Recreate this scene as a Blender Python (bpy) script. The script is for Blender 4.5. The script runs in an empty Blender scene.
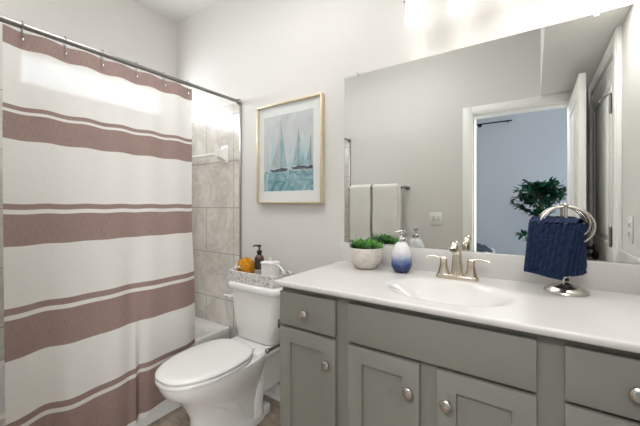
import bpy, bmesh, math, random
from mathutils import Vector, Matrix
random.seed(7)
PI = math.pi
SC = bpy.context.scene
COL = SC.collection

# ------------------------------------------------------------------ camera
CAM_H, CAM_Y, FPX = 1.234, -1.53, 317.0
cd = bpy.data.cameras.new('camera'); cam = bpy.data.objects.new('camera', cd); COL.objects.link(cam)
cam.location = (0, CAM_Y, CAM_H); cam.rotation_euler = (PI / 2, 0, math.radians(34))
cd.sensor_width = 36; cd.lens = FPX / 640 * 36; cd.shift_y = -8 / 640; cd.clip_start = .02
SC.camera = cam

# ------------------------------------------------------------------ world, lights, exposure
SC.view_settings.view_transform = 'Standard'
SC.view_settings.look = 'None'
SC.view_settings.gamma = 1
SC.view_settings.exposure = 0.6
SC.view_settings.use_curve_mapping = False
W = bpy.data.worlds.new('world'); SC.world = W; W.use_nodes = True
W.node_tree.nodes['Background'].inputs[0].default_value = (.86, .93, 1, 1)
W.node_tree.nodes['Background'].inputs[1].default_value = 3.0


def area(name, loc, rot, sx, sy, watts, col=(1, 1, 1)):
    l = bpy.data.lights.new(name, 'AREA'); l.shape = 'RECTANGLE'; l.size = sx; l.size_y = sy
    l.energy = watts; l.color = col
    o = bpy.data.objects.new(name, l); COL.objects.link(o); o.location = loc; o.rotation_euler = rot
    return o


def globe(name, loc, r, watts, col):
    l = bpy.data.lights.new(name, 'POINT'); l.shadow_soft_size = r; l.energy = watts; l.color = col
    o = bpy.data.objects.new(name, l); COL.objects.link(o); o.location = loc


globe('bathroom_fill_point', (-.95, -.80, 2.60), .10, 5.6, (.965, .985, 1))  # added fill with no fixture, evens out walls and ceiling
globe('tub_fill_point', (-2.05, -1.25, 2.55), .08, 1.2, (.965, .985, 1))  # added fill over the tub to lift the left wall, no real lamp
area('transom_daylight', (-2.44, -.535, 2.05), (0, math.radians(-90), 0), .17, .8, 3, (.93, .97, 1))
area('bedroom_daylight', (1.9, -3.2, .95), (0, math.radians(90), 0), 1.3, 1.3, 23, (.88, .94, 1))
area('doorway_fill_high', (-.1, -2.15, 2.35), (math.radians(48), 0, 0), .8, .4, 18, (1, .99, .98))  # added fill, aimed through the doorway at the cabinet fronts
area('bathroom_fill_overhead', (-1.15, -.80, 2.74), (0, 0, 0), 1.1, .6, 4.2, (.97, .985, 1)).data.spread = math.radians(150)  # broad added fill from above, not a fitting of the room
area('soffit_fill', (.2, -.265, 2.108), (0, 0, 0), .13, .13, 2.3, (1, .99, .98))  # added fill under the soffit, brightens the right side

fl = area('doorway_fill_low', (1.0, -2.35, 1.40), (0, 0, 0), .5, .5, 4.5, (1, .99, .98))  # unseen added fill, reaches the lower curtain through the doorway
fl.rotation_euler = Vector((-2.7, 1.5, -.75)).to_track_quat('-Z', 'Y').to_euler(); fl.data.spread = math.radians(80)

# ------------------------------------------------------------------ helpers


def lin(c):
    return c / 12.92 if c <= .04045 else ((c + .055) / 1.055) ** 2.4


def rgb(r, g, b):
    return (lin(r / 255), lin(g / 255), lin(b / 255), 1)


class NT:
    def __init__(s, name):
        s.m = bpy.data.materials.new(name); s.m.use_nodes = True
        s.t = s.m.node_tree; s.p = s.t.nodes['Principled BSDF']; s.out = s.t.nodes['Material Output']

    def n(s, typ, **kw):
        nd = s.t.nodes.new(typ)
        for k, v in kw.items():
            setattr(nd, k, v)
        return nd

    def l(s, a, b):
        s.t.links.new(a, b)

    def coord(s, which='Object'):
        return s.n('ShaderNodeTexCoord').outputs[which]

    def noise(s, scale, detail=4, rough=.55, vec=None, dist=0):
        nd = s.n('ShaderNodeTexNoise')
        nd.inputs['Scale'].default_value = scale; nd.inputs['Detail'].default_value = detail
        nd.inputs['Roughness'].default_value = rough; nd.inputs['Distortion'].default_value = dist
        s.l(vec if vec is not None else s.coord(), nd.inputs['Vector'])
        return nd.outputs['Fac']

    def ramp(s, fac, stops, interp='LINEAR'):
        r = s.n('ShaderNodeValToRGB'); cr = r.color_ramp; cr.interpolation = interp
        while len(cr.elements) < len(stops):
            cr.elements.new(.5)
        for e, (p, c) in zip(cr.elements, stops):
            e.position = p; e.color = c
        s.l(fac, r.inputs[0])
        return r.outputs[0]

    def math(s, op, a, b=None, c=None):
        m = s.n('ShaderNodeMath', operation=op)
        for i, v in enumerate((a, b, c)):
            if v is None:
                continue
            if isinstance(v, (int, float)):
                m.inputs[i].default_value = v
            else:
                s.l(v, m.inputs[i])
        return m.outputs[0]

    def mix(s, fac, a, b, mode='MIX'):
        m = s.n('ShaderNodeMix', data_type='RGBA', blend_type=mode)
        for i, v in ((0, fac), (6, a), (7, b)):
            if isinstance(v, (int, float)):
                m.inputs[i].default_value = v
            elif isinstance(v, tuple):
                m.inputs[i].default_value = v
            else:
                s.l(v, m.inputs[i])
        return m.outputs[2]

    def bump(s, h, strength=.2, dist=.002):
        b = s.n('ShaderNodeBump'); b.inputs['Strength'].default_value = strength
        b.inputs['Distance'].default_value = dist
        s.l(h, b.inputs['Height']); s.l(b.outputs[0], s.p.inputs['Normal'])


def mat(name, col, rough=.5, metal=0., var=.04, vs=12, bump=0, bs=200, spec=.5, coat=0, trans=0, ior=1.45, emit=None, es=0):
    s = NT(name); p = s.p
    p.inputs['Roughness'].default_value = rough; p.inputs['Metallic'].default_value = metal
    p.inputs['Specular IOR Level'].default_value = spec; p.inputs['Coat Weight'].default_value = coat
    p.inputs['Transmission Weight'].default_value = trans; p.inputs['IOR'].default_value = ior
    if emit:
        p.inputs['Emission Color'].default_value = emit; p.inputs['Emission Strength'].default_value = es
    d = tuple(c * (1 - var) for c in col[:3]) + (1,); u = tuple(min(1, c * (1 + var)) for c in col[:3]) + (1,)
    s.l(s.ramp(s.noise(vs), [(.3, d), (.7, u)]), p.inputs['Base Color'])
    if bump:
        s.bump(s.noise(bs, 3), bump)
    return s.m


class B:
    """collects shapes in one bmesh"""

    def __init__(s):
        s.bm = bmesh.new()

    def _merge(s, t, mi=0):
        for f in t.faces:
            f.material_index = mi
        me = bpy.data.meshes.new('tmp'); t.to_mesh(me); t.free()
        s.bm.from_mesh(me); bpy.data.meshes.remove(me)

    def box(s, x0, x1, y0, y1, z0, z1, bev=0, seg=2, mi=0, mtx=None):
        t = bmesh.new()
        bmesh.ops.create_cube(t, size=1)
        for v in t.verts:
            v.co = Vector(((x0 + x1) / 2 + v.co.x * (x1 - x0), (y0 + y1) / 2 + v.co.y * (y1 - y0), (z0 + z1) / 2 + v.co.z * (z1 - z0)))
        if bev:
            bmesh.ops.bevel(t, geom=list(t.edges), offset=bev, segments=seg, profile=.5, affect='EDGES')
        if mtx:
            bmesh.ops.transform(t, matrix=mtx, verts=t.verts)
        s._merge(t, mi); return s

    def rings(s, rings, cap0=True, cap1=True, closed=True, mi=0, loop=False):
        t = bmesh.new(); R = [[t.verts.new(p) for p in r] for r in rings]
        n = len(R[0])
        pairs = list(zip(R, R[1:])) + ([(R[-1], R[0])] if loop else [])
        for a, b in pairs:
            for i in range(n if closed else n - 1):
                j = (i + 1) % n
                try:
                    t.faces.new((a[i], a[j], b[j], b[i]))
                except ValueError:
                    pass
        if cap0 and not loop:
            t.faces.new(list(reversed(R[0])))
        if cap1 and not loop:
            t.faces.new(R[-1])
        bmesh.ops.recalc_face_normals(t, faces=t.faces)
        s._merge(t, mi); return s

    def lathe(s, prof, c=(0, 0, 0), seg=32, mi=0, axis='z', cap0=True, cap1=True, mod=None):
        rr = []
        for r, h in prof:
            ring = []
            for i in range(seg):
                a = 2 * PI * i / seg; q = max(r, 1e-5) * (mod(a, h) if mod else 1)
                u, v = q * math.cos(a), q * math.sin(a)
                p = {'z': (u, v, h), 'y': (u, h, v), 'x': (h, u, v)}[axis]
                ring.append((c[0] + p[0], c[1] + p[1], c[2] + p[2]))
            rr.append(ring)
        return s.rings(rr, cap0, cap1, mi=mi)

    def tube(s, pts, r, seg=12, loop=False, mi=0, flat=1.0):
        P = [Vector(p) for p in pts]; n = len(P); rr = []
        up = None
        for i, p in enumerate(P):
            if loop:
                d = (P[(i + 1) % n] - P[i - 1]).normalized()
            else:
                d = (P[min(i + 1, n - 1)] - P[max(i - 1, 0)]).normalized()
            if up is None:
                up = Vector((0, 0, 1)) if abs(d.z) < .9 else Vector((0, 1, 0))
            a = d.cross(up)
            a = a.normalized() if a.length > 1e-6 else Vector((1, 0, 0))
            b = a.cross(d).normalized(); up = b
            q = r[i] if isinstance(r, (list, tuple)) else r
            rr.append([p + a * q * math.cos(2 * PI * k / seg) + b * q * flat * math.sin(2 * PI * k / seg) for k in range(seg)])
        return s.rings(rr, loop=loop, mi=mi)

    def grid(s, fn, nu, nv, mi=0, uv=False):
        t = bmesh.new(); V = [[t.verts.new(fn(i / nu, j / nv)) for j in range(nv + 1)] for i in range(nu + 1)]
        lay = t.loops.layers.uv.new('UVMap') if uv else None
        for i in range(nu):
            for j in range(nv):
                f = t.faces.new((V[i][j], V[i + 1][j], V[i + 1][j + 1], V[i][j + 1]))
                if uv:
                    for lp, (a, b) in zip(f.loops, ((i, j), (i + 1, j), (i + 1, j + 1), (i, j + 1))):
                        lp[lay].uv = (a / nu, b / nv)
        s._merge(t, mi); return s

    def poly(s, pts, mi=0):
        t = bmesh.new(); t.faces.new([t.verts.new(p) for p in pts]); s._merge(t, mi); return s

    def ball(s, c, r, sx=1, sy=1, sz=1, mi=0, u=20, v=12):
        t = bmesh.new(); bmesh.ops.create_uvsphere(t, u_segments=u, v_segments=v, radius=r)
        for q in t.verts:
            q.co = Vector((c[0] + q.co.x * sx, c[1] + q.co.y * sy, c[2] + q.co.z * sz))
        s._merge(t, mi); return s

    def build(s, name, mats, parent=None, sharp=32, smooth=True):
        bm = s.bm
        if smooth:
            for f in bm.faces:
                f.smooth = True
            for e in bm.edges:
                if len(e.link_faces) == 2 and e.calc_face_angle(0) > math.radians(sharp):
                    e.smooth = False
        off = wloc(parent)
        bmesh.ops.translate(bm, vec=-off, verts=bm.verts)
        me = bpy.data.meshes.new(name); bm.to_mesh(me); bm.free()
        for m in (mats if isinstance(mats, (list, tuple)) else [mats]):
            me.materials.append(m)
        o = bpy.data.objects.new(name, me); COL.objects.link(o)
        if parent:
            o.parent = parent
        return o


def wloc(o):
    v = Vector((0, 0, 0))
    while o:
        v += Vector(o.location); o = o.parent
    return v


def tag(o, label, cat, group=None, kind=None):
    o['label'] = label; o['category'] = cat
    if group:
        o['group'] = group
    if kind:
        o['kind'] = kind
    return o


def thing(name, label, cat, loc=(0, 0, 0), group=None):
    o = bpy.data.objects.new(name, None); COL.objects.link(o); o.location = loc; o.empty_display_size = .05
    return tag(o, label, cat, group)


def struct(b, name, m, label=None, parent=None):
    o = b.build(name, m, parent)
    if not parent:
        o['kind'] = 'structure'
        if label:
            o['label'] = label; o['category'] = name.split('_')[0]
    return o


def copy_tree(o, parent=None, delta=None):
    c = o.copy(); COL.objects.link(c)
    if parent:
        c.parent = parent
    if delta is not None:
        c.location = o.location + Vector(delta)
    for ch in list(o.children):
        copy_tree(ch, c)
    return c


# ------------------------------------------------------------------ materials
M = {}
M['wall'] = mat('wall_paint', rgb(221, 218, 213), .55, var=.008, vs=3, bump=.05, bs=350, spec=.3)
M['ceil'] = mat('ceiling_paint', rgb(238, 237, 234), .7, var=.006, vs=2, spec=.2)
M['bedwall'] = mat('bedroom_paint', rgb(196, 203, 213), .6, var=.01, vs=2, spec=.3)
M['trim'] = mat('white_trim_paint', rgb(246, 245, 241), .35, var=.01, vs=5)
M['cab'] = mat('sage_grey_paint', rgb(139, 138, 130), .38, var=.02, vs=9, spec=.4)
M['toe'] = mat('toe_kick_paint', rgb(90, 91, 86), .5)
M['porc'] = mat('white_porcelain', rgb(238, 237, 234), .09, var=.004, coat=.3)
M['lid'] = mat('toilet_lid_plastic', rgb(236, 235, 232), .22, var=.004)
M['marble'] = mat('cultured_marble', rgb(214, 211, 207), .27, var=.015, vs=5, coat=.2)
M['tub'] = mat('tub_acrylic', rgb(234, 233, 230), .18, var=.006)
M['nickel'] = mat('brushed_nickel', rgb(198, 193, 186), .27, 1., var=.03, vs=40)
M['warm_nickel'] = mat('warm_nickel', rgb(212, 202, 186), .2, 1., var=.03, vs=40)
M['chrome'] = mat('chrome', rgb(215, 215, 216), .1, 1., var=.01)
M['steel'] = mat('satin_steel', rgb(150, 148, 145), .28, 1., var=.04, vs=30)
M['alu'] = mat('trim_aluminium', rgb(176, 176, 176), .3, 1., var=.02, vs=30)
M['bronze'] = mat('dark_bronze', rgb(48, 42, 36), .3, .9, var=.05)
M['whiteplastic'] = mat('white_plastic', rgb(238, 236, 230), .35, var=.005)
M['slot'] = mat('dark_slot', rgb(60, 58, 55), .6)
M['slotlight'] = mat('plate_recess', rgb(168, 165, 158), .5)
M['terry'] = mat('white_terry', rgb(236, 233, 226), .95, var=.03, vs=120, bump=.6, bs=500, spec=.1)
M['black'] = mat('black_plastic', rgb(22, 21, 20), .3)
M['darkrod'] = mat('black_metal', rgb(25, 26, 30), .4, .4)
M['cliplastic'] = mat('clear_clip', rgb(236, 234, 230), .15)

s = NT('mirror_glass'); s.p.inputs['Metallic'].default_value = 1; s.p.inputs['Roughness'].default_value = 0
s.p.inputs['Base Color'].default_value = (.90, .91, .895, 1)
nz = s.noise(2, 1); s.l(s.ramp(nz, [(0, (.79, .80, .78, 1)), (1, (.80, .81, .79, 1))]), s.p.inputs['Base Color'])
M['mirror'] = s.m


def glassmat(name, tint, gloss=.08):
    s = NT(name)
    tr = s.n('ShaderNodeBsdfTransparent'); tr.inputs[0].default_value = tint
    gl = s.n('ShaderNodeBsdfGlossy'); gl.inputs['Roughness'].default_value = .02
    lw = s.n('ShaderNodeLayerWeight'); lw.inputs[0].default_value = .5
    ml = s.math('MULTIPLY_ADD', s.math('POWER', lw.outputs['Facing'], 4), .55, gloss * .25)
    mx = s.n('ShaderNodeMixShader'); s.l(ml, mx.inputs[0]); s.l(tr.outputs[0], mx.inputs[1]); s.l(gl.outputs[0], mx.inputs[2])
    s.l(mx.outputs[0], s.out.inputs[0]); return s.m


M['pane'] = glassmat('window_pane_glass', (.97, .98, 1, 1))
M['picglass'] = glassmat('picture_glass', (.985, .99, .99, 1), .09)
M['liner'] = glassmat('clear_vinyl', (.97, .975, .975, 1), .12)


def tile_material(name, ax):
    s = NT(name); o = s.coord()
    sep = s.n('ShaderNodeSeparateXYZ'); s.l(o, sep.inputs[0])
    hx, hz = sep.outputs[ax], sep.outputs['Z']
    cmb = s.n('ShaderNodeCombineXYZ')
    s.l(s.math('ADD', hx, 2.07 + .61 * 8), cmb.inputs[0]); s.l(s.math('ADD', hz, .1177 + .333 * 6), cmb.inputs[1])
    br = s.n('ShaderNodeTexBrick'); br.offset = .5; br.offset_frequency = 2
    s.l(cmb.outputs[0], br.inputs['Vector'])
    br.inputs['Scale'].default_value = 1; br.inputs['Brick Width'].default_value = .61
    br.inputs['Row Height'].default_value = .333; br.inputs['Mortar Size'].default_value = .0022
    br.inputs['Mortar Smooth'].default_value = .1
    br.inputs['Color1'].default_value = (.35, .35, .35, 1); br.inputs['Color2'].default_value = (.65, .65, .65, 1)
    mort = br.outputs['Fac']
    if ax == 'X':
        ln = s.math('LESS_THAN', s.math('ABSOLUTE', s.math('ADD', hx, 1.765)), .0022)
        mort = s.math('MAXIMUM', mort, ln)
    n1 = s.noise(3.0, 9, .66, dist=.6); n2 = s.noise(4, 8, .62, dist=1.2)
    base = s.ramp(n1, [(.3, rgb(202, 196, 186)), (.5, rgb(222, 216, 207)), (.72, rgb(236, 232, 225))])
    vein = s.ramp(n2, [(.44, rgb(255, 255, 255)), (.5, rgb(210, 204, 196)), (.56, rgb(255, 255, 255))])
    c = s.mix(.38, base, vein, 'MULTIPLY')
    c = s.mix(.06, c, br.outputs['Color'], 'OVERLAY')
    c = s.mix(mort, c, rgb(150, 147, 141))
    s.l(c, s.p.inputs['Base Color']); s.p.inputs['Roughness'].default_value = .2
    s.bump(s.math('SUBTRACT', 1, mort), .5, .001)
    return s.m


M['tileX'] = tile_material('grey_marbled_wall_tile', 'X')
M['tileY'] = tile_material('grey_marbled_side_tile', 'Y')

s = NT('brown_floor_tile'); o = s.coord()
br = s.n('ShaderNodeTexBrick'); br.offset = .5; s.l(o, br.inputs['Vector'])
br.inputs['Scale'].default_value = 1; br.inputs['Brick Width'].default_value = .61; br.inputs['Row Height'].default_value = .305
br.inputs['Mortar Size'].default_value = .002
mp = s.n('ShaderNodeMapping'); mp.inputs['Scale'].default_value = (2.5, 9, 1); s.l(o, mp.inputs[0])
c = s.ramp(s.noise(2.2, 8, .65, mp.outputs[0], .8), [(.3, rgb(132, 116, 101)), (.52, rgb(166, 151, 135)), (.75, rgb(190, 177, 162))])
c = s.mix(br.outputs['Fac'], c, rgb(138, 125, 112)); s.l(c, s.p.inputs['Base Color']); s.p.inputs['Roughness'].default_value = .42
M['floor'] = s.m
M['bedfloor'] = mat('bedroom_carpet', rgb(176, 170, 162), .95, var=.08, vs=90)

# ------------------------------------------------------------------ room shell
XL, XR, YF, ZC = -2.483, .357, -1.60, 2.755
struct(B().box(XL - .1, XR + .1, YF - .06, .1, -.08, 0), 'floor', M['floor'])
struct(B().box(XL - .1, XR + .1, YF - .115, .1, ZC, ZC + .08), 'ceiling', M['ceil'])
struct(B().box(XL - .1, XR + .1, 0, .1, 0, ZC), 'wall_back', M['wall'])
struct(B().box(XR, XR + .1, YF - .115, 0, 0, ZC), 'wall_right', M['wall'])
WY0, WY1, WZ0, WZ1 = -.985, -.085, 1.94, 2.165
w = B()
w.box(XL - .1, XL, YF - .115, 0, 0, WZ0).box(XL - .1, XL, YF - .115, 0, WZ1, ZC)
w.box(XL - .1, XL, YF - .115, WY0, WZ0, WZ1).box(XL - .1, XL, WY1, 0, WZ0, WZ1)
struct(w, 'wall_left', M['wall'])
DX0, DX1, DZ = -.458, .242, 2.042
w = B()
w.box(XL, DX0, YF - .115, YF, 0, ZC).box(DX1, XR, YF - .115, YF, 0, ZC).box(DX0, DX1, YF - .115, YF, DZ, ZC)
struct(w, 'wall_front', M['wall'])
struct(B().box(.045, XR, YF, 0, 2.112, ZC), 'ceiling_soffit', M['ceil'])
wi = B()
wi.box(XL - .09, XL - .03, WY0, WY1, WZ0, WZ0 + .02).box(XL - .09, XL - .03, WY0, WY1, WZ1 - .02, WZ1)
wi.box(XL - .09, XL - .03, WY0, WY0 + .02, WZ0 + .02, WZ1 - .02).box(XL - .09, XL - .03, WY1 - .02, WY1, WZ0 + .02, WZ1 - .02)
wo = struct(wi, 'window_1', M['trim'])
B().box(XL - .063, XL - .057, WY0 + .02, WY1 - .02, WZ0 + .02, WZ1 - .02).build('pane', M['pane'], wo)

# tiles of the tub surround and their metal edge strips
TZ = 1.952
struct(B().box(XL, -1.702, -.010, 0, .36, TZ), 'wall_tile_back', M['tileX'])
struct(B().box(XL, XL + .010, YF + .01, -.010, .36, TZ), 'wall_tile_left', M['tileY'])
struct(B().box(XL, -1.702, YF, YF + .010, .36, TZ), 'wall_tile_front', M['tileX'])
struct(B().box(-1.702, -1.690, -.0125, 0, .0, TZ + .005, .001), 'trim_1', M['alu'])
struct(B().box(-1.702, -1.690, YF, YF + .0125, .0, TZ + .005, .001), 'trim_2', M['alu'])

# baseboard with shoe moulding


def baseboard(name, x0, x1, yw, sgn):
    prof = [(0, 0), (.024, 0), (.023, .012), (.016, .02), (.013, .022), (.013, .07), (.010, .078), (.008, .086), (.004, .092), (0, .092)]
    b = B().rings([[(x, yw + sgn * d, z) for d, z in prof] for x in (x0, x1)])
    struct(b, name, M['trim'])


baseboard('baseboard_back', -1.69, -.845, 0, -1)
baseboard('baseboard_front', -1.69, -.532, YF, 1)

# doorway casing on the front wall
t = B()
CZ = 2.110
for x0, x1 in ((-.534, DX0 + .006), (DX1 - .006, .332)):
    t.box(x0, x1, YF, YF + .018, 0, CZ, .003).box(x0 + .012, x1 - .012, YF + .018, YF + .022, 0, CZ - .012, .002)
t.box(DX0 + .006, DX1 - .006, YF, YF + .018, DZ - .006, CZ, .003).box(DX0, DX1, YF + .018, YF + .022, DZ + .006, CZ - .012, .002)
t.box(DX0 - .0, DX0 + .018, YF - .115, YF, 0, DZ).box(DX1 - .018, DX1, YF - .115, YF, 0, DZ).box(DX0 + .018, DX1 - .018, YF - .115, YF, DZ - .018, DZ)
struct(t, 'trim_3', M['trim'])


def paneled_door(y0, y1, x0, x1, z0, z1):
    """slab lying in an x = const plane with raised panels on both faces"""
    b = B().box(x0, x1, y0, y1, z0, z1, .002)
    wd = y1 - y0
    for za, zb in ((z0 + .2, z0 + .86), (z0 + 1.0, z1 - .13)):
        for sx in (x0, x1):
            sg = -1 if sx == x0 else 1
            for q, (ins, ht) in enumerate(((.11, .006), (.15, .009))):
                ya, yb = y0 + min(ins, wd * .22), y1 - min(ins, wd * .22)
                if q == 0:
                    e = .014
                    for (a0, a1, c0, c1) in ((ya, yb, za, za + e), (ya, yb, zb - e, zb), (ya, ya + e, za, zb), (yb - e, yb, za, zb)):
                        b.box(min(sx, sx + sg * ht), max(sx, sx + sg * ht), a0, a1, c0, c1, .003)
                else:
                    b.box(min(sx, sx + sg * ht), max(sx, sx + sg * ht), ya + .045, yb - .045, za + .05, zb - .05, .005)
    return b


def round_knob(b, p, dx):
    """door knob with its rose on a face looking along dx"""
    sg = dx
    b.lathe([(.03, 0), (.03, sg * .006), (.012, sg * .01), (.010, sg * .03), (.02, sg * .036), (.027, sg * .048), (.024, sg * .06), (.012, sg * .066), (0, sg * .067)], p, 24, axis='x')


# bathroom door, swung open along the right side of the doorway
d1 = struct(paneled_door(-1.590, -.935, .224, .259, .012, 2.025), 'door_1', M['trim'], 'white panelled bathroom door standing wide open')
kb = B(); round_knob(kb, (.259, -1.0, .93), 1); kb.build('door_knob', M['bronze'], d1)
kb = B(); round_knob(kb, (.224, -1.0, .93), -1); kb.build('door_knob', M['bronze'], d1)
for z in (.25, 1.05, 1.82):
    B().lathe([(.006, -.045), (.006, .045)], (.2415, -1.592, z), 10).build('hinge', M['nickel'], d1)

# closet door in the right wall with casing and hinges
t = B()
t.box(XR - .020, XR, -.675, -.585, 0, CZ, .003).box(XR - .024, XR - .02, -.665, -.6, 0, CZ - .012, .002)
t.box(XR - .020, XR, -1.575, -1.50, 0, CZ, .003)
t.box(XR - .020, XR, -1.50, -.675, 2.035, CZ, .003).box(XR - .024, XR - .02, -1.50, -.672, 2.05, CZ - .012, .002)
struct(t, 'trim_4', M['trim'])
d2 = struct(paneled_door(-1.496, -.683, XR - .004, XR + .03, .012, 2.03), 'door_2', M['trim'], 'white panelled closet door shut in the right wall')
kb = B(); round_knob(kb, (XR - .004, -1.43, .93), -1); kb.build('door_knob', M['bronze'], d2)
for i, z in enumerate((.25, 1.07, 1.76)):
    hb = B().lathe([(.003, -.055), (.0065, -.05), (.0065, .05), (.003, .055)], (XR - .029, -.682, z), 12)
    hb.box(XR - .029, XR - .004, -.688, -.684, z - .045, z + .045)
    if i == 2:
        hb.tube([(XR - .029, -.682, z + .052), (XR - .045, -.74, z + .050), (XR - .050, -.80, z + .045)], .004, 8)
        hb.ball((XR - .050, -.805, z + .045), .009)
    hb.build('hinge', M['steel'], d2)

# bedroom beyond the doorway
BY, BX0, BX1 = -4.0, -2.3, 2.2
YB = YF - .115
struct(B().box(BX0, BX1, BY - .1, YF - .06, -.08, -.002), 'floor_bedroom', M['bedfloor'])
struct(B().box(BX0, BX1, BY - .1, YB, ZC, ZC + .08), 'ceiling_bedroom', M['ceil'])
struct(B().box(BX0, BX1, BY - .1, BY, 0, ZC), 'wall_bedroom_far', M['bedwall'])
struct(B().box(BX0 - .1, BX0, BY - .1, YB, 0, ZC), 'wall_bedroom_left', M['bedwall'])
struct(B().box(BX1, BX1 + .1, BY - .1, YB, 0, ZC), 'wall_bedroom_right', M['bedwall'])
struct(B().box(XR + .1, BX1, YB, YB + .06, 0, ZC), 'wall_bedroom_near', M['bedwall'])

# ------------------------------------------------------------------ mirror
mi = thing('wall_mirror', 'large frameless mirror on the wall above the vanity', 'mirror', (-.25, 0, 1.03))
B().box(-.866, XR - .002, -.006, -.0005, 1.0305, 1.934, .0008, 1).build('glass', M['mirror'], mi)


def clip(x, z, up):
    b = B().box(x - .008, x + .008, -.011, -.0065, z - .012, z + .012, .002).box(x - .008, x + .008, -.011, -.0005, z + (.003 if up else -.012), z + (.012 if up else -.003), .002)
    b.ball((x, -.0115, z + .005), .004); return b


for x in (-.79, .19):
    clip(x, 1.934, True).build('mirror_clip', M['cliplastic'], mi)

# ------------------------------------------------------------------ vanity cabinet
CX0, CX1, FY = -.872, XR - .001, -.518
van = thing('vanity_cabinet', 'sage grey shaker vanity cabinet under the white counter', 'cabinet', (-.25, -.26, 0))
b = B()
b.box(CX0, CX0 + .018, FY + .02, -.002, 0, .9055).box(CX1 - .018, CX1, FY + .02, -.002, 0, .9055)
b.box(CX0 + .018, CX1 - .018, FY + .02, -.012, .1, .118).box(CX0 + .018, CX1 - .018, -.012, -.002, .1, .9055)
for x0, x1 in ((CX0, CX0 + .03), (-.62, -.53), (-.315, -.225), (-.01, .08), (CX1 - .045, CX1)):   # stiles
    b.box(x0, x1, FY, FY + .02, .1, .9055)
for x0, x1 in ((CX0 + .03, -.62), (-.53, -.315), (-.225, -.01), (.08, CX1 - .045)):
    b.box(x0, x1, FY, FY + .02, .86, .9055).box(x0, x1, FY, FY + .02, .725, .77).box(x0, x1, FY, FY + .02, .1, .13)
b.build('carcass', M['cab'], van)
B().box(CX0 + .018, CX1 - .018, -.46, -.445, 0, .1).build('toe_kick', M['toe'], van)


def slab(x0, x1, z0, z1):
    return B().box(x0, x1, FY - .021, FY - .0005, z0, z1, .0022, 2)


def shaker(x0, x1, z0, z1, fw=.054):
    t = bmesh.new(); ys, yb = FY - .021, FY - .0005
    o = [t.verts.new((x, ys, z)) for x, z in ((x0, z0), (x1, z0), (x1, z1), (x0, z1))]
    i1 = [t.verts.new((x, ys, z)) for x, z in ((x0 + fw, z0 + fw), (x1 - fw, z0 + fw), (x1 - fw, z1 - fw), (x0 + fw, z1 - fw))]
    e = .002
    i2 = [t.verts.new((x, ys + .0105, z)) for x, z in ((x0 + fw + e, z0 + fw + e), (x1 - fw - e, z0 + fw + e), (x1 - fw - e, z1 - fw - e), (x0 + fw + e, z1 - fw - e))]
    k = [t.verts.new((x, yb, z)) for x, z in ((x0, z0), (x1, z0), (x1, z1), (x0, z1))]
    for j in range(4):
        n = (j + 1) % 4
        t.faces.new((o[j], o[n], i1[n], i1[j])); t.faces.new((i1[j], i1[n], i2[n], i2[j])); t.faces.new((o[n], o[j], k[j], k[n]))
    t.faces.new(i2); t.faces.new(list(reversed(k)))
    bmesh.ops.recalc_face_normals(t, faces=t.faces)
    ed = [e_ for e_ in t.edges if (e_.verts[0] in o and (e_.verts[1] in o or e_.verts[1] in k)) or (e_.verts[1] in o and e_.verts[0] in k)]
    bmesh.ops.bevel(t, geom=ed, offset=.0022, segments=2, profile=.5, affect='EDGES')
    b = B(); b._merge(t); return b


def cab_knob(x, z, parent):
    y = FY - .021
    prof = [(.0095, 0), (.009, -.002), (.0075, -.005), (.0075, -.011), (.011, -.014), (.0165, -.0175), (.0175, -.0205), (.0165, -.024), (.012, -.0275), (.006, -.029), (0, -.0293)]
    B().lathe(prof, (x, y, z), 28, axis='y').build('knob', M['nickel'], parent)


dr = slab(-.868, -.604, .749, .882).build('drawer', M['cab'], van); cab_knob(-.733, .813, dr)
slab(-.549, .006, .749, .883).build('false_front', M['cab'], van)
dr = slab(.064, .325, .749, .883).build('drawer', M['cab'], van); cab_knob(.193, .815, dr)
dr = slab(.064, .325, .44, .738).build('drawer', M['cab'], van); cab_knob(.193, .60, dr)
dr = slab(.064, .325, .125, .426).build('drawer', M['cab'], van); cab_knob(.193, .28, dr)
for x0, x1, kx in ((-.868, -.604, -.634), (-.549, -.297, -.327), (-.243, .006, -.213)):
    dd = shaker(x0, x1, .125, .736).build('door', M['cab'], van); cab_knob(kx, .647, dd)

# ------------------------------------------------------------------ counter with moulded sink
TOPZ = .926
KX0, KX1, KY0, KY1 = -.879, XR - .002, -.553, -.0015
SX, SY, SA, SB = -.262, -.322, .215, .165
NX, NY = 150, 70


def top_z(x, y):
    r = math.sqrt(((x - SX) / SA) ** 2 + ((y - SY) / SB) ** 2)
    if r >= 1.06:
        return TOPZ
    q = r / 1.06
    return TOPZ - .10 * (1 - q ** 2.3) ** 2


t = bmesh.new()
V = [[t.verts.new((KX0 + (KX1 - KX0) * i / NX, KY0 + (KY1 - KY0) * j / NY, 0)) for j in range(NY + 1)] for i in range(NX + 1)]
for r in V:
    for v in r:
        v.co.z = top_z(v.co.x, v.co.y)
for i in range(NX):
    for j in range(NY):
        t.faces.new((V[i][j], V[i + 1][j], V[i + 1][j + 1], V[i][j + 1]))
loop = [V[i][0] for i in range(NX)] + [V[NX][j] for j in range(NY)] + [V[i][NY] for i in range(NX, 0, -1)] + [V[0][j] for j in range(NY, 0, -1)]


def outdir(v):
    x = -1 if abs(v.co.x - KX0) < 1e-5 else 0
    y = -1 if abs(v.co.y - KY0) < 1e-5 else 0
    return Vector((x, y, 0))


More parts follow.
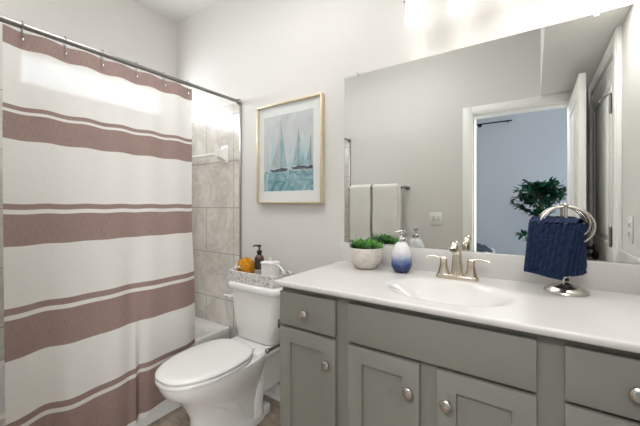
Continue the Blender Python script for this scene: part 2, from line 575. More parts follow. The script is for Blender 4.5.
prev = loop
for d, z in ((.003, TOPZ - .001), (.005, TOPZ - .004), (.006, TOPZ - .008), (.006, TOPZ - .016), (.004, TOPZ - .0195), (-.02, TOPZ - .020)):
    nw = []
    for v in loop:
        p = v.co + outdir(v) * d; p.z = z; nw.append(t.verts.new(p))
    for k in range(len(loop)):
        n = (k + 1) % len(loop)
        t.faces.new((prev[n], prev[k], nw[k], nw[n]))
    prev = nw
bmesh.ops.recalc_face_normals(t, faces=t.faces)
ct = B(); ct._merge(t)
cto = tag(ct.build('vanity_countertop', M['marble'], sharp=60), 'white counter with moulded oval sink on the grey vanity', 'countertop')
B().box(-.884, KX1, -.0205, -.0015, TOPZ - .001, 1.029, .003).build('backsplash', M['marble'], cto)
B().box(KX1 - .019, KX1, -.558, -.021, TOPZ - .001, 1.02, .003).build('side_splash', M['marble'], cto)
dz = top_z(SX, SY)
B().lathe([(.024, 0), (.024, .003), (.02, .004), (.017, .002), (.016, .004), (0, .006)], (SX, SY, dz - .0005), 24).build('drain', M['chrome'], cto)

# ------------------------------------------------------------------ faucet
fx, fy = -.266, -.112
fa = thing('sink_faucet', 'brushed nickel two-handle faucet at the back of the sink', 'faucet', (fx, fy, TOPZ))
b = B()
rg = []
for sc_, z in ((1, 0), (1, .010), (.96, .015), (.86, .0185)):
    ring = []
    for k in range(40):
        a = 2 * PI * k / 40; ca, sa = math.cos(a), math.sin(a)
        ring.append((fx + .083 * sc_ * math.copysign(abs(ca) ** .45, ca), fy + .027 * sc_ * math.copysign(abs(sa) ** .6, sa), TOPZ + z))
    rg.append(ring)
b.rings(rg).build('base_plate', M['warm_nickel'], fa)


def tower(cx, h, r0, r1):
    rr = []
    for q in range(9):
        u = q / 8; r = r1 + (r0 - r1) * (1 - u) ** 1.5
        rr.append([(cx + r * 1.0 * math.cos(a), fy + r * .95 * math.sin(a), TOPZ + .015 + h * u) for a in [2 * PI * k / 24 for k in range(24)]])
    return rr


sp = B()
pts, rad = [], []
for q in range(8):
    u = q / 7; pts.append((fx, fy, TOPZ + .014 + .085 * u)); rad.append(.027 - .009 * u ** .6)
for q in range(1, 15):
    a = PI * .80 * q / 14
    pts.append((fx, fy - .040 * (1 - math.cos(a)), TOPZ + .099 + .046 * math.sin(a))); rad.append(.018 - .002 * q / 14)
sp.tube(pts, rad, 20)
sp.build('spout', M['warm_nickel'], fa)
e = Vector(pts[-1])
B().lathe([(.012, 0), (.0115, -.006), (.009, -.0065)], (e.x, e.y - .001, e.z + .002), 20).build('aerator', M['steel'], fa)
for sg in (-1, 1):
    hx = fx + sg * .0535
    hd = B().rings(tower(hx, .052, .026, .0145)).lathe([(.0145, 0), (.0155, .004), (.0145, .014), (.010, .019), (0, .020)], (hx, fy, TOPZ + .067), 20)
    ho = hd.build('handle', M['warm_nickel'], fa)
    lv = B(); pp, rr = [], []
    for q in range(10):
        u = q / 9
        pp.append((hx + sg * (-.006 + .076 * u), fy - .006 * u, TOPZ + .079 + .010 * math.sin(u * 2.6) - .002 * u)); rr.append(.0095 - .003 * u + (.001 if q > 6 else 0))
    lv.tube(pp, rr, 14, flat=.55).build('lever', M['warm_nickel'], ho)

# ------------------------------------------------------------------ succulent bowl
s = NT('speckled_cream_ceramic')
sp_ = s.ramp(s.noise(180, 2), [(.36, rgb(150, 138, 124)), (.44, rgb(205, 197, 186)), (.7, rgb(222, 216, 207))])
c = s.mix(.55, sp_, s.ramp(s.noise(14, 5), [(.35, rgb(190, 181, 169)), (.65, rgb(222, 216, 206))])); s.l(c, s.p.inputs['Base Color'])
s.p.inputs['Roughness'].default_value = .38; s.bump(s.noise(70, 4), .25, .002); M['speckle'] = s.m
M['soil'] = mat('potting_soil', rgb(58, 45, 34), .95, var=.3, vs=150, bump=.8, bs=250)


def leafmat(name, dark, mid, lite, rough=.4):
    s = NT(name); g = s.noise(22, 3)
    s.l(s.ramp(g, [(.3, dark), (.52, mid), (.75, lite)]), s.p.inputs['Base Color']); s.p.inputs['Roughness'].default_value = rough
    return s.m


M['succ'] = leafmat('succulent_green', rgb(40, 92, 36), rgb(84, 144, 58), rgb(150, 194, 112))
M['succ2'] = leafmat('succulent_deep_green', rgb(24, 62, 26), rgb(46, 98, 40), rgb(92, 146, 70))
bx, by = -.682, -.120
bw = thing('succulent_planter', 'speckled cream bowl of green succulents on the counter', 'planter', (bx, by, TOPZ))


def rim(a, h):
    u = max(0, (h - .05) / .05)
    return 1 + .012 * math.sin(5 * a) * u


prof = [(.040, 0), (.046, .002), (.062, .020), (.077, .042), (.084, .064), (.084, .084), (.079, .100), (.0765, .102), (.074, .099), (.078, .084), (.076, .062), (.07, .05)]
B().lathe(prof, (bx, by, TOPZ), 48, mod=rim).build('bowl', M['speckle'], bw)
B().lathe([(.0755, 0), (.075, .012), (.04, .022), (0, .024)], (bx, by, TOPZ + .060), 32).build('soil', M['soil'], bw)


def leaf3d(b, base, d, L, wd, th, curl=.25, mi=0):
    """fleshy pointed leaf"""
    d = Vector(d).normalized(); side = d.cross(Vector((0, 0, 1)))
    side = side.normalized() if side.length > 1e-4 else Vector((1, 0, 0))
    up = side.cross(d).normalized(); rr = []
    for q in range(9):
        u = q / 8; w_ = wd * (math.sin(PI * min(1, .12 + u * .88)) ** .7) * (1 if u < .75 else 1 - (u - .75) * 2.6)
        w_ = max(w_, .0004); t_ = th * (.4 + .6 * math.sin(PI * min(1, .15 + .8 * u))) * (w_ / wd * .7 + .3)
        c_ = Vector(base) + d * L * u + up * curl * L * u * u
        rr.append([c_ + side * w_ * math.cos(a) + up * (t_ * math.sin(a) + .35 * w_ * abs(math.cos(a))) for a in [2 * PI * k / 10 for k in range(10)]])
    b.rings(rr, mi=mi)


def rosette(c, R, n_layers, tilt, m):
    b = B(); tm = Matrix.Rotation(tilt[0], 3, 'X') @ Matrix.Rotation(tilt[1], 3, 'Y')
    for ly in range(n_layers):
        n = 6 - ly if ly < 3 else 3; el = .34 + ly * .36
        for k in range(n):
            a = 2 * PI * (k + .5 * (ly % 2)) / n + random.uniform(-.15, .15)
            d = tm @ Vector((math.cos(a) * math.cos(el), math.sin(a) * math.cos(el), math.sin(el)))
            L = R * (1 - .12 * ly) * random.uniform(.88, 1.12)
            leaf3d(b, Vector(c) + d * .004, d, L * 1.1, L * .30, .007)
    b.build('rosette', m, bw)


zz = TOPZ + .092
rosette((bx - .006, by - .020, zz), .062, 4, (-.10, 0), M['succ'])
rosette((bx + .040, by + .004, zz), .054, 4, (0, .15), M['succ'])
rosette((bx - .046, by - .002, zz), .046, 3, (-.1, -.15), M['succ2'])
rosette((bx - .002, by + .040, zz), .054, 4, (.15, 0), M['succ2'])
rosette((bx + .030, by - .044, zz - .002), .034, 3, (-.35, .1), M['succ2'])

# ------------------------------------------------------------------ soap dispenser
s = NT('white_to_blue_ribbed_glass')
sep = s.n('ShaderNodeSeparateXYZ'); s.l(s.coord('Generated'), sep.inputs[0])
wob = s.math('ADD', sep.outputs['Z'], s.math('MULTIPLY', s.math('SUBTRACT', s.noise(30, 3), .5), .22))
c = s.ramp(wob, [(.08, rgb(22, 32, 78)), (.26, rgb(44, 66, 124)), (.44, rgb(126, 142, 176)), (.58, rgb(205, 208, 215)), (.70, rgb(226, 226, 227))])
s.l(c, s.p.inputs['Base Color']); s.p.inputs['Roughness'].default_value = .12; s.p.inputs['Coat Weight'].default_value = .3
M['ombre'] = s.m
sx, sy = -.504, -.113
so = thing('soap_dispenser', 'ribbed white to blue soap dispenser beside the succulent bowl', 'soap dispenser', (sx, sy, TOPZ))
prof = [(.030, 0), (.033, .002), (.041, .018), (.0455, .036), (.044, .056), (.0425, .082), (.0370, .106), (.0295, .125), (.0205, .1365), (.0145, .139), (.013, .141)]
B().lathe(prof, (sx, sy, TOPZ), 64, mod=lambda a, h: 1 + .028 * abs(math.sin(8 * a)) * (1 if .004 < h < .134 else 0)).build('bottle', M['ombre'], so)
B().lathe([(.0145, .1405), (.0165, .142), (.0165, .155), (.014, .158), (.007, .16), (.0055, .163), (.0055, .176), (.006, .177)], (sx, sy, TOPZ), 24).build('collar', M['chrome'], so)
B().lathe([(.007, .1765), (.0135, .178), (.0145, .186), (.012, .193), (0, .195)], (sx, sy, TOPZ), 24).tube([(sx, sy, TOPZ + .186), (sx - .012, sy - .022, TOPZ + .187), (sx - .018, sy - .034, TOPZ + .182)], [.006, .005, .0042], 12).build('pump_head', M['chrome'], so)

# ------------------------------------------------------------------ towel stand and navy hand towel
tx, ty = .094, -.112
ts = thing('towel_stand', 'nickel towel stand with looped hoops on the counter', 'towel stand', (tx, ty, TOPZ))
B().lathe([(.064, 0), (.066, .003), (.064, .008), (.056, .012), (.054, .015), (.042, .021), (.026, .026), (.016, .031), (.0125, .036), (.014, .041), (.010, .047), (.0075, .05)], (tx, ty, TOPZ), 48).build('base', M['nickel'], ts)
B().tube([(tx, ty, TOPZ + .045), (tx, ty, TOPZ + .306)], .0055, 14).ball((tx, ty, TOPZ + .308), .008).build('post', M['nickel'], ts)


def hoop(ang, r, cz, off):
    ca, sa = math.cos(ang), math.sin(ang); P = []
    for k in range(56):
        a = 2 * PI * k / 56
        u, zc = r * math.sin(a), cz + r * .86 * math.cos(a)
        P.append((tx + u * ca - off * sa, ty + u * sa + off * ca, zc))
    return P


for ang, r in ((.30, .080), (.30, .068), (-.14, .078), (-.14, .066)):
    B().tube(hoop(ang, r, TOPZ + .302 - r * .86, 0), .0042, 10, loop=True).build('hoop', M['nickel'], ts)

s = NT('navy_cable_knit'); s.l(s.ramp(s.noise(160, 3), [(.3, rgb(19, 30, 54)), (.7, rgb(36, 53, 86))]), s.p.inputs['Base Color'])
s.p.inputs['Roughness'].default_value = .95; s.p.inputs['Specular IOR Level'].default_value = .1; s.p.inputs['Sheen Weight'].default_value = .08
s.bump(s.noise(420, 2), .5, .002); M['navy'] = s.m


def knit(u, v, W_, H_):
    """height of braided columns, metres"""
    x, y = u * W_, v * H_
    colw = .0165; k = math.floor(x / colw); fx_ = x / colw - k
    cell = .034; ph = y / cell + (.5 if k % 2 else 0) + .25 * (fx_ - .5); fy_ = ph - math.floor(ph)
    return .0095 * (math.sin(PI * fx_) ** .85) * (.35 + .65 * max(0, math.sin(PI * fy_)) ** .4)


def lerp(a, b, t_):
    return a + (b - a) * t_


def sheet(name, TL, TR, BR, BL, depth_out, back_top, parent, m, nu=96, nv=110, flat_hem=True):
    """a towel panel between four corners, bulged along -y, thick, with knitted front"""
    TL, TR, BR, BL = map(Vector, (TL, TR, BR, BL)); b = B()
    Wd, Hd = (TR - TL).length, (BL - TL).length
    nrm = (BL - TL).cross(TR - TL).normalized()
    if nrm.y > 0:
        nrm = -nrm

    def P(u, v):
        p = lerp(lerp(TL, TR, u), lerp(BL, BR, u), v)
        p = p + Vector((0, -1, 0)) * (depth_out * math.sin(PI * v * .9) * (.6 + .4 * math.sin(PI * u)) + .004 * math.sin(u * 9 + v * 2) * v)
        return p

    def front(u, v):
        e_ = min(u, 1 - u, (v if v > .5 else .5), 1 - v)
        edge = min(1, e_ / .03)
        hem = 1 if not flat_hem or v < .90 else .12
        q = math.sqrt(max(0, 1 - (1 - edge) ** 2))
        return P(u, v) + nrm * ((knit(u, v, Wd, Hd) * hem + .004) * q)

    b.grid(front, nu, nv)
    b.grid(lambda u, v: P(u, v) - nrm * .0045 * math.sqrt(max(0, 1 - (1 - min(1, min(u, 1 - u, 1 - v) / .03)) ** 2)), 24, 24)
    bmesh.ops.remove_doubles(b.bm, verts=b.bm.verts, dist=.0002)
    return b


def ridge(A, C, r, b, m=20):
    """rolled top of the fold from A to C"""
    A, C = Vector(A), Vector(C); n = 60; rr = []
    for q in range(n + 1):
        u = q / n; p = A.lerp(C, u); ring = []
        h = knit(u, .1, (C - A).length, .16)
        for k in range(18):
            a = 2 * PI * k / 18
            ring.append(p + Vector((0, math.cos(a) * (r + h), math.sin(a) * (r * .62 + h * .6))))
        rr.append(ring)
    b.rings(rr)


tow = sheet('f', (-.016, -.158, 1.168), (.118, -.166, 1.164), (.080, -.205, .982), (-.030, -.212, 1.003), .006, 0, None, None)
bk = sheet('b', (.010, -.062, 1.168), (.152, -.062, 1.166), (.150, -.078, .998), (.010, -.078, 1.0), .004, 0, None, None)
me_ = bpy.data.meshes.new('tmp'); bk.bm.to_mesh(me_); bk.bm.free(); tow.bm.from_mesh(me_)
# side fold that links the two panels at the right
sd = B(); sd.grid(lambda u, v: Vector((lerp(.116 - .034 * v, .151, u) + .010 * math.sin(PI * u), lerp(-.166, -.064, u) - .012 * v * (1 - u) - .010 * math.sin(PI * u), lerp(1.170, .992, v))) + Vector((.6, -.6, 0)) * knit(u, v, .09, .165), 50, 100)
sd.grid(lambda u, v: Vector((lerp(.113 - .034 * v, .148, u) + .008 * math.sin(PI * u), lerp(-.161, -.060, u) - .012 * v * (1 - u) - .006 * math.sin(PI * u), lerp(1.170, .992, v))), 8, 8)
me2 = bpy.data.meshes.new('tmp'); sd.bm.to_mesh(me2); sd.bm.free(); tow.bm.from_mesh(me2)
# top of the fold: a sheet arched over the hoops
tow.grid(lambda u, v: Vector((lerp(lerp(-.014, .118, u), lerp(.010, .152, u), v), lerp(lerp(-.158, -.166, u), -.062, v), 1.166 + .018 * math.sin(PI * (.06 + .88 * v)) + .6 * knit(u, v * .4, .15, .16))), 80, 30)
tag(tow.build('hand_towel', M['navy'], sharp=80), 'navy blue knitted hand towel draped over the hoops', 'towel')

# ------------------------------------------------------------------ toilet
TX = -1.383
to = thing('toilet', 'white two-piece toilet with closed lid between tub and vanity', 'toilet', (TX, -.4, 0))


def egg(cx, yb, yf, hw, z, n=56, sq=.86, back=.72):
    """elongated outline: blunt at yb (wall side), rounded at yf"""
    out = []; ym = lerp(yb, yf, .42)
    for k in range(n):
        a = 2 * PI * k / n; ca, sa = math.cos(a), math.sin(a)
        if sa >= 0:    # towards the wall
            x = hw * math.copysign(abs(ca) ** back, ca); y = ym + (yb - ym) * abs(sa) ** .62
            x *= 1 - .10 * sa
        else:
            x = hw * math.copysign(abs(ca) ** sq, ca); y = ym + (yf - ym) * abs(sa) ** .96
        out.append((cx + x, y, z))
    return out


bowl = B()
bowl.rings([egg(TX, -.12, -.615, .100, 0, back=.5), egg(TX, -.12, -.615, .100, .03, back=.5), egg(TX, -.14, -.61, .090, .045, back=.55), egg(TX, -.16, -.60, .086, .12),
            egg(TX, -.17, -.60, .090, .19), egg(TX, -.17, -.63, .112, .25), egg(TX, -.17, -.67, .142, .31), egg(TX, -.16, -.732, .163, .36),
            egg(TX, -.15, -.748, .172, .395), egg(TX, -.15, -.751, .173, .410), egg(TX, -.15, -.748, .170, .4125), egg(TX, -.16, -.715, .145, .4130)])
# shelf that carries the tank
bowl.box(TX - .15, TX + .15, -.30, -.035, .375, .424, .014, 3)
bowl.rings([[(TX + sx_ * w_, y, z) for sx_, y in ((-1, yb), (1, yb), (1, yf), (-1, yf))] for w_, yb, yf, z in ((.085, -.05, -.2, .15), (.10, -.045, -.24, .30), (.14, -.04, -.28, .385))])
# sculpted trapway and foot on each flank
for sg in (-1, 1):
    P = [(TX + sg * .050, y, z) for y, z in ((-.21, .36), (-.205, .30), (-.20, .24), (-.205, .19), (-.22, .14), (-.23, .09), (-.23, .04))]
    bowl.tube(P, [.052, .050, .047, .045, .046, .050, .056], 18)
    P = [(TX + sg * .048, y, z) for y, z in ((-.52, .27), (-.46, .235), (-.41, .19), (-.375, .14), (-.345, .10), (-.31, .075), (-.26, .06))]
    bowl.tube(P, [.050, .052, .050, .047, .044, .042, .042], 18)
    bowl.box(TX + sg * .060 - .030, TX + sg * .060 + .030, -.345, -.13, 0, .062, .016, 3)
bowl.build('bowl', M['porc'], to, sharp=50)
for sg in (-1, 1):
    B().lathe([(.012, 0), (.012, .008), (.009, .014), (0, .017)], (TX + sg * .074, -.30, .0605), 20).build('bolt_cap', M['whiteplastic'], to)
seat = B().rings([egg(TX, -.30, -.720, .148, .4175), egg(TX, -.284, -.756, .1760, .4178), egg(TX, -.283, -.758, .177, .4190), egg(TX, -.283, -.758, .177, .4325), egg(TX, -.284, -.756, .1755, .4345), egg(TX, -.30, -.720, .148, .4350)])
for sg in (-1, 1):
    seat.box(TX + sg * .07 - .02, TX + sg * .07 + .02, -.292, -.262, .4125, .4395, .005)
seat.build('seat', M['lid'], to, sharp=50)
B().rings([egg(TX, -.30, -.720, .148, .4395), egg(TX, -.277, -.756, .1755, .4398), egg(TX, -.276, -.758, .177, .4420), egg(TX, -.276, -.758, .177, .449), egg(TX, -.282, -.750, .171, .4555), egg(TX, -.30, -.725, .152, .459), egg(TX, -.36, -.64, .095, .4615)]).build('lid', M['lid'], to, sharp=50)


def rrect(cx, hw, yb, yf, z, r=.05, bow=.012, n=8):
    out = []
    cs = [(cx + hw - r, yb - .02, 0, .02), (cx - hw + r, yb - .02, PI / 2, .02), (cx - hw + r, yf + r, PI, r), (cx + hw - r, yf + r, 3 * PI / 2, r)]
    for (x, y, a0, q) in cs:
        for k in range(n + 1):
            a = a0 + PI / 2 * k / n
            px = x + r * math.cos(a); py = y + q * math.sin(a)
            if yf + r >= py:
                py -= bow * (1 - ((px - cx) / hw) ** 2)
            out.append((px, py, z))
    return out


B().rings([rrect(TX, .146, -.03, -.185, .4245), rrect(TX, .158, -.028, -.194, .437), rrect(TX, .182, -.025, -.2, .55), rrect(TX, .203, -.02, -.205, .719)]).build('tank', M['porc'], to, sharp=50)
B().rings([rrect(TX, .203, -.018, -.209, .7195), rrect(TX, .209, -.013, -.221, .723), rrect(TX, .212, -.012, -.224, .728), rrect(TX, .212, -.012, -.224, .752), rrect(TX, .207, -.015, -.219, .760), rrect(TX, .193, -.02, -.21, .763)]).build('tank_lid', M['porc'], to, sharp=50)
hb = B().lathe([(.014, 0), (.014, -.008), (.009, -.01), (.008, -.02)], (TX - .160, -.208, .675), 20, axis='y')
hb.tube([(TX - .160, -.226, .675), (TX - .185, -.228, .677), (TX - .216, -.222, .672)], [.009, .0075, .0095], 12)
hb.build('flush_handle', M['whiteplastic'], to)

# ------------------------------------------------------------------ toilet paper holder on the vanity side
tp = thing('paper_holder', 'dark nickel paper holder on the side of the vanity', 'paper holder', (-.863, -.44, .66))
B().box(-.884, -.8719, -.475, -.425, .63, .725, .004).build('mounting_plate', M['steel'], tp)
B().tube([(-.882, -.45, .700), (-.946, -.45, .700)], .006, 14).box(-.954, -.945, -.458, -.442, .682, .720, .003).build('post', M['steel'], tp)
B().tube([(-.8735, -.40, .606), (-.925, -.40, .606), (-.944, -.405, .606), (-.950, -.425, .606), (-.950, -.52, .606)], .0075, 14).ball((-.950, -.526, .607), .0115).build('arm', M['steel'], tp)

# ------------------------------------------------------------------ basket on the tank and its contents
s = NT('speckled_woven_rope'); o = s.coord()
wv = s.n('ShaderNodeTexWave'); wv.wave_type = 'BANDS'; wv.bands_direction = 'Z'; wv.inputs['Scale'].default_value = 30; wv.inputs['Distortion'].default_value = 1.5
s.l(o, wv.inputs['Vector'])
c = s.ramp(s.noise(70, 3), [(.32, rgb(160, 150, 141)), (.42, rgb(216, 210, 204)), (.58, rgb(240, 237, 233))])
s.l(c, s.p.inputs['Base Color']); s.p.inputs['Roughness'].default_value = .9; s.bump(wv.outputs['Fac'], .8, .004); M['woven'] = s.m
KZ = .7635
bk = thing('woven_tray', 'speckled grey woven tray on the toilet tank lid', 'tray', (-1.38, -.118, KZ))
b = B(); X0, X1, Y0, Y1, HT = -1.578, -1.205, -.205, -.035, .068
b.box(X0 + .01, X1 - .01, Y0 + .01, Y1 - .01, KZ, KZ + .012, .003)
NR = 6
for k in range(NR):
    z = KZ + .006 + k * .0112; fl = .0015 * k; P = []
    for (cx_, cy_, a0) in ((X1 - .03, Y1 - .03, 0), (X0 + .03, Y1 - .03, PI / 2), (X0 + .03, Y0 + .03, PI), (X1 - .03, Y0 + .03, 3 * PI / 2)):
        for q in range(7):
            a = a0 + PI / 2 * q / 6; P.append((cx_ + (.026 + fl) * math.cos(a), cy_ + (.026 + fl) * math.sin(a), z))
    Q = []
    for i in range(len(P)):
        A, C = Vector(P[i]), Vector(P[(i + 1) % len(P)]); m_ = max(1, int((C - A).length / .012))
        for j in range(m_):
            w_ = A.lerp(C, j / m_); w_.z += .0016 * math.sin(len(Q) * PI + k * PI); Q.append(w_)
    b.tube(Q, .0068, 8, loop=True)
b.build('woven_body', M['woven'], bk)
for sg, xx in ((-1, X0), (1, X1)):
    P = [(xx + sg * (.006 + .014 * math.sin(PI * q / 10)), lerp(-.155, -.085, q / 10), KZ + .056 + .032 * math.sin(PI * q / 10)) for q in range(11)]
    B().tube(P, .005, 8).build('rope_handle', M['woven'], bk)
IZ = KZ + .0125
# amber pump bottle
M['amber'] = mat('amber_glass', rgb(70, 36, 16), .12, var=.05, coat=.4)
M['labelm'] = mat('charcoal_paper_label', rgb(54, 50, 46), .6, var=.15, vs=90)
M['labelw'] = mat('pale_paper_label', rgb(170, 164, 154), .6, var=.1, vs=120)
ax, ay = -1.404, -.118
am = thing('pump_bottle', 'dark amber pump bottle standing in the woven tray', 'bottle', (ax, ay, IZ))
B().lathe([(.026, 0), (.029, .003), (.029, .125), (.027, .137), (.018, .149), (.012, .153), (.012, .16)], (ax, ay, IZ), 32).build('body', M['amber'], am)
B().lathe([(.0296, .072), (.0296, .122)], (ax, ay, IZ), 32, cap0=False, cap1=False).build('upper_label', M['labelm'], am)
B().lathe([(.0296, .012), (.0296, .066)], (ax, ay, IZ), 32, cap0=False, cap1=False).build('lower_label', M['labelw'], am)
B().lathe([(.0145, .157), (.0155, .159), (.0155, .176), (.013, .179), (.0055, .181), (.005, .183), (.005, .199), (.011, .2), (.012, .208), (.008, .213), (0, .214)], (ax, ay, IZ), 24).tube([(ax, ay, IZ + .207), (ax - .018, ay - .016, IZ + .209), (ax - .03, ay - .026, IZ + .203)], [.006, .0052, .0042], 10).build('pump', M['black'], am)
# mustard sponge bundle
s = NT('mustard_sponge'); s.l(s.ramp(s.noise(60, 5), [(.3, rgb(150, 92, 10)), (.55, rgb(206, 138, 24)), (.75, rgb(226, 164, 52))]), s.p.inputs['Base Color'])
s.p.inputs['Roughness'].default_value = 1; s.bump(s.noise(120, 5), 1, .006); M['mustard'] = s.m
spn = B(); t = bmesh.new(); bmesh.ops.create_icosphere(t, subdivisions=5, radius=1)
from mathutils import noise as mnoise
for v in t.verts:
    n_ = v.co.normalized(); q = 1 + .05 * mnoise.noise(n_ * 3.1) + .02 * mnoise.noise(n_ * 9)
    v.co = Vector((-1.512 + n_.x * .064 * q, -.125 + n_.y * .052 * q, IZ + .062 + n_.z * .062 * q))
spn._merge(t)
sb = tag(spn.build('bath_sponge', M['mustard'], sharp=80), 'mustard yellow bath sponge propped in the woven tray', 'sponge')
P = [(-1.484 + .053 * math.sin(a), -.128 - .038 - .020 * math.cos(a) * 0 + -.004, IZ + .068 + .052 * math.cos(a)) for a in [2 * PI * k / 30 for k in range(30)]]
B().tube([(-1.546, -.166, IZ + .060), (-1.534, -.175, IZ + .070), (-1.520, -.180, IZ + .075), (-1.506, -.178, IZ + .070)], [.006, .008, .007, .005], 10).build('tie', M['terry'], sb)
# white lidded jar with a ring handle
cx_, cy_ = -1.312, -.118
cj = thing('lidded_jar', 'white ceramic lidded jar with a round side handle', 'jar', (cx_, cy_, IZ))
b = B().rings([rrect(cx_, h_, cy_ + h_ * .8, cy_ - h_ * .8, IZ + z, r=.015, bow=0) for h_, z in ((.043, 0), (.046, .004), (.047, .05), (.048, .105))])
for k in range(4):
    z = IZ + .02 + k * .022
    b.rings([rrect(cx_, h_, cy_ + h_ * .8, cy_ - h_ * .8, z + dz_, r=.015, bow=0) for h_, dz_ in ((.0465, -.003), (.0486, 0), (.0465, .003))], False, False)
b.build('body', M['porc'], cj, sharp=50)
B().rings([rrect(cx_, h_, cy_ + h_ * .8, cy_ - h_ * .8, IZ + z, r=.015, bow=0) for h_, z in ((.048, .1055), (.051, .107), (.051, .117), (.044, .121), (.02, .124))]).lathe([(.007, 0), (.006, .006), (.010, .012), (.0085, .02), (0, .022)], (cx_, cy_, IZ + .123), 20).build('lid', M['porc'], cj, sharp=50)
P = [(cx_ + .044 + .062 * math.sin(PI * q / 14), cy_ - .004, IZ + .058 + .044 * math.cos(PI * q / 14)) for q in range(15)]
B().tube(P, .0058, 12).build('handle', M['porc'], cj)
M['beige'] = mat('beige_cotton', rgb(206, 196, 182), .95, var=.06, vs=80, bump=.5, bs=300)
rl = B(); P = []
for k in range(60):
    a = 5 * PI * k / 59; r = .004 + .018 * k / 59
    P.append((r * math.cos(a), r * math.sin(a)))
rl.rings([[(-1.236 + u, y, IZ + .024 + v) for u, v in P] for y in (-.1195, -.0545)], False, False, closed=False)
rl.lathe([(.021, -.120), (.0225, -.114), (.0225, -.06), (.021, -.054)], (-1.236, 0, IZ + .0235), 28, axis='y')
tag(rl.build('rolled_washcloth', M['beige'], sharp=60), 'beige rolled washcloth behind the handle of the white jar', 'washcloth')

# ------------------------------------------------------------------ bathtub
tb = B(); TXR, TZR = -1.795, .362
y0, y1 = YF + .0115, -.0115
x0 = XL + .0115


def trect(ix, iy, z, r, n=8, fx=0):
    out = []; a0, a1 = x0 + ix, TXR - ix - fx; b0, b1 = y0 + iy, y1 - iy
    for (x, y, s0) in ((a1 - r, b1 - r, 0), (a0 + r, b1 - r, PI / 2), (a0 + r, b0 + r, PI), (a1 - r, b0 + r, 3 * PI / 2)):
        for k in range(n + 1):
            a = s0 + PI / 2 * k / n; out.append((x + r * math.cos(a), y + r * math.sin(a), z))
    return out


tb.rings([trect(.0, 0, 0, .012), trect(0, 0, .30, .012), trect(0, 0, TZR - .008, .012), trect(.003, .003, TZR, .012), trect(.075, .11, TZR, .10), trect(.082, .12, TZR - .008, .10),
          trect(.10, .15, .25, .11), trect(.13, .2, .10, .12), trect(.19, .3, .075, .12)], True, True)
tag(tb.build('bathtub', M['tub'], sharp=50), 'white alcove bathtub behind the striped curtain', 'bathtub')

# ceramic towel bar on the tile
cb = thing('ceramic_towel_bar', 'white ceramic towel bar on the shower end wall', 'towel bar', (-2.1, -.01, 1.6))
for xx in (-1.853, -2.36):
    b = B()
    b.rings([[(xx + sx_ * h_, y, 1.598 + sz_ * v_) for sx_, sz_ in ((-1, -1), (1, -1), (1, 1), (-1, 1))] for h_, v_, y in ((.030, .062, -.0105), (.030, .062, -.018), (.022, .045, -.026), (.017, .030, -.05), (.019, .024, -.075), (.017, .020, -.085))])
    bmesh.ops.subdivide_edges(b.bm, edges=b.bm.edges, cuts=1, use_grid_fill=True)
    b.build('post', M['porc'], cb, sharp=50)
B().box(-2.342, -1.871, -.074, -.056, 1.590, 1.608, .004).build('bar', M['whiteplastic'], cb)

# ------------------------------------------------------------------ shower rod, hooks, curtain, liner
RX, RZ = -1.70, 1.952
rod = thing('curtain_rod', 'steel shower curtain rod above the bathtub', 'curtain rod', (RX, -.8, RZ))
B().tube([(RX, YF + .0115, RZ), (RX, -.70, RZ)], .0125, 20).tube([(RX, -.70, RZ), (RX, -.0135, RZ)], .0108, 20).build('tube', M['steel'], rod)
for yy, sg in ((-.0135, -1), (YF + .0135, 1)):
    B().lathe([(.020, 0), (.020, sg * .008), (.015, sg * .014), (.0145, sg * .024)], (RX, yy, RZ), 24, axis='y').build('end_cap', M['steel'], rod)
HY = (-.416, -.556, -.706, -.861, -1.004, -1.145)
ordn = ('nearest the tiled end wall', 'second from the tiled end wall', 'third from the tiled end wall', 'fourth from the tiled end wall', 'fifth from the tiled end wall', 'farthest from the tiled end wall')
for i, hy in enumerate(HY):
    if i == 0:
        h0 = thing('curtain_hook', '', 'curtain hook', (RX, hy, RZ), 'hooks on the shower curtain rod')
        P = []
        for k in range(21):
            a = -.9 + (PI + 1.8) * k / 20
            P.append((RX + .0168 * math.cos(a), hy, RZ + .0168 * math.sin(a)))
        P = [(RX + .004, hy, RZ - .052)] + P + [(RX - .008, hy, RZ - .035), (RX - .008, hy, RZ - .05), (RX + .0, hy, RZ - .058), (RX + .006, hy, RZ - .052)]
        B().tube(P, .0018, 8).build('wire', M['steel'], h0)
        B().ball((RX + .014, hy, RZ - .060), .0055, sz=1.3).tube([(RX + .004, hy, RZ - .050), (RX + .013, hy, RZ - .056)], .002, 6).build('bead', M['chrome'], h0)
        hk = h0
    else:
        hk = copy_tree(h0, None, (0, hy - HY[0], 0))
    hk['label'] = 'steel ring hook on the curtain rod, ' + ordn[i]

C_TOP, C_BOT = 1.930, .100
brown, cream = rgb(134, 110, 104), rgb(232, 229, 224)
bands = [(1.930, 1.862), (1.630, 1.612), (1.600, 1.494), (1.240, 1.217), (1.199, 1.072), (.832, .805), (.786, .630), (.392, .365), (.346, .128)]
s = NT('striped_curtain_cloth')
sep = s.n('ShaderNodeSeparateXYZ'); s.l(s.coord('UV'), sep.inputs[0])
hgt = s.math('MULTIPLY_ADD', sep.outputs['Y'], -(C_TOP - C_BOT), C_TOP)
msk = None
for hi, lo in bands:
    m_ = s.math('COMPARE', hgt, (hi + lo) / 2, (hi - lo) / 2)
    msk = m_ if msk is None else s.math('MAXIMUM', msk, m_)
wm = s.n('ShaderNodeMapping'); wm.inputs['Scale'].default_value = (700, 60, 1); s.l(s.coord('UV'), wm.inputs[0])
weave = s.noise(1, 2, vec=wm.outputs[0])
bc = s.ramp(weave, [(.3, rgb(146, 124, 118)), (.7, rgb(166, 143, 136))])
cc = s.ramp(weave, [(.3, rgb(228, 225, 219)), (.7, rgb(236, 233, 229))])
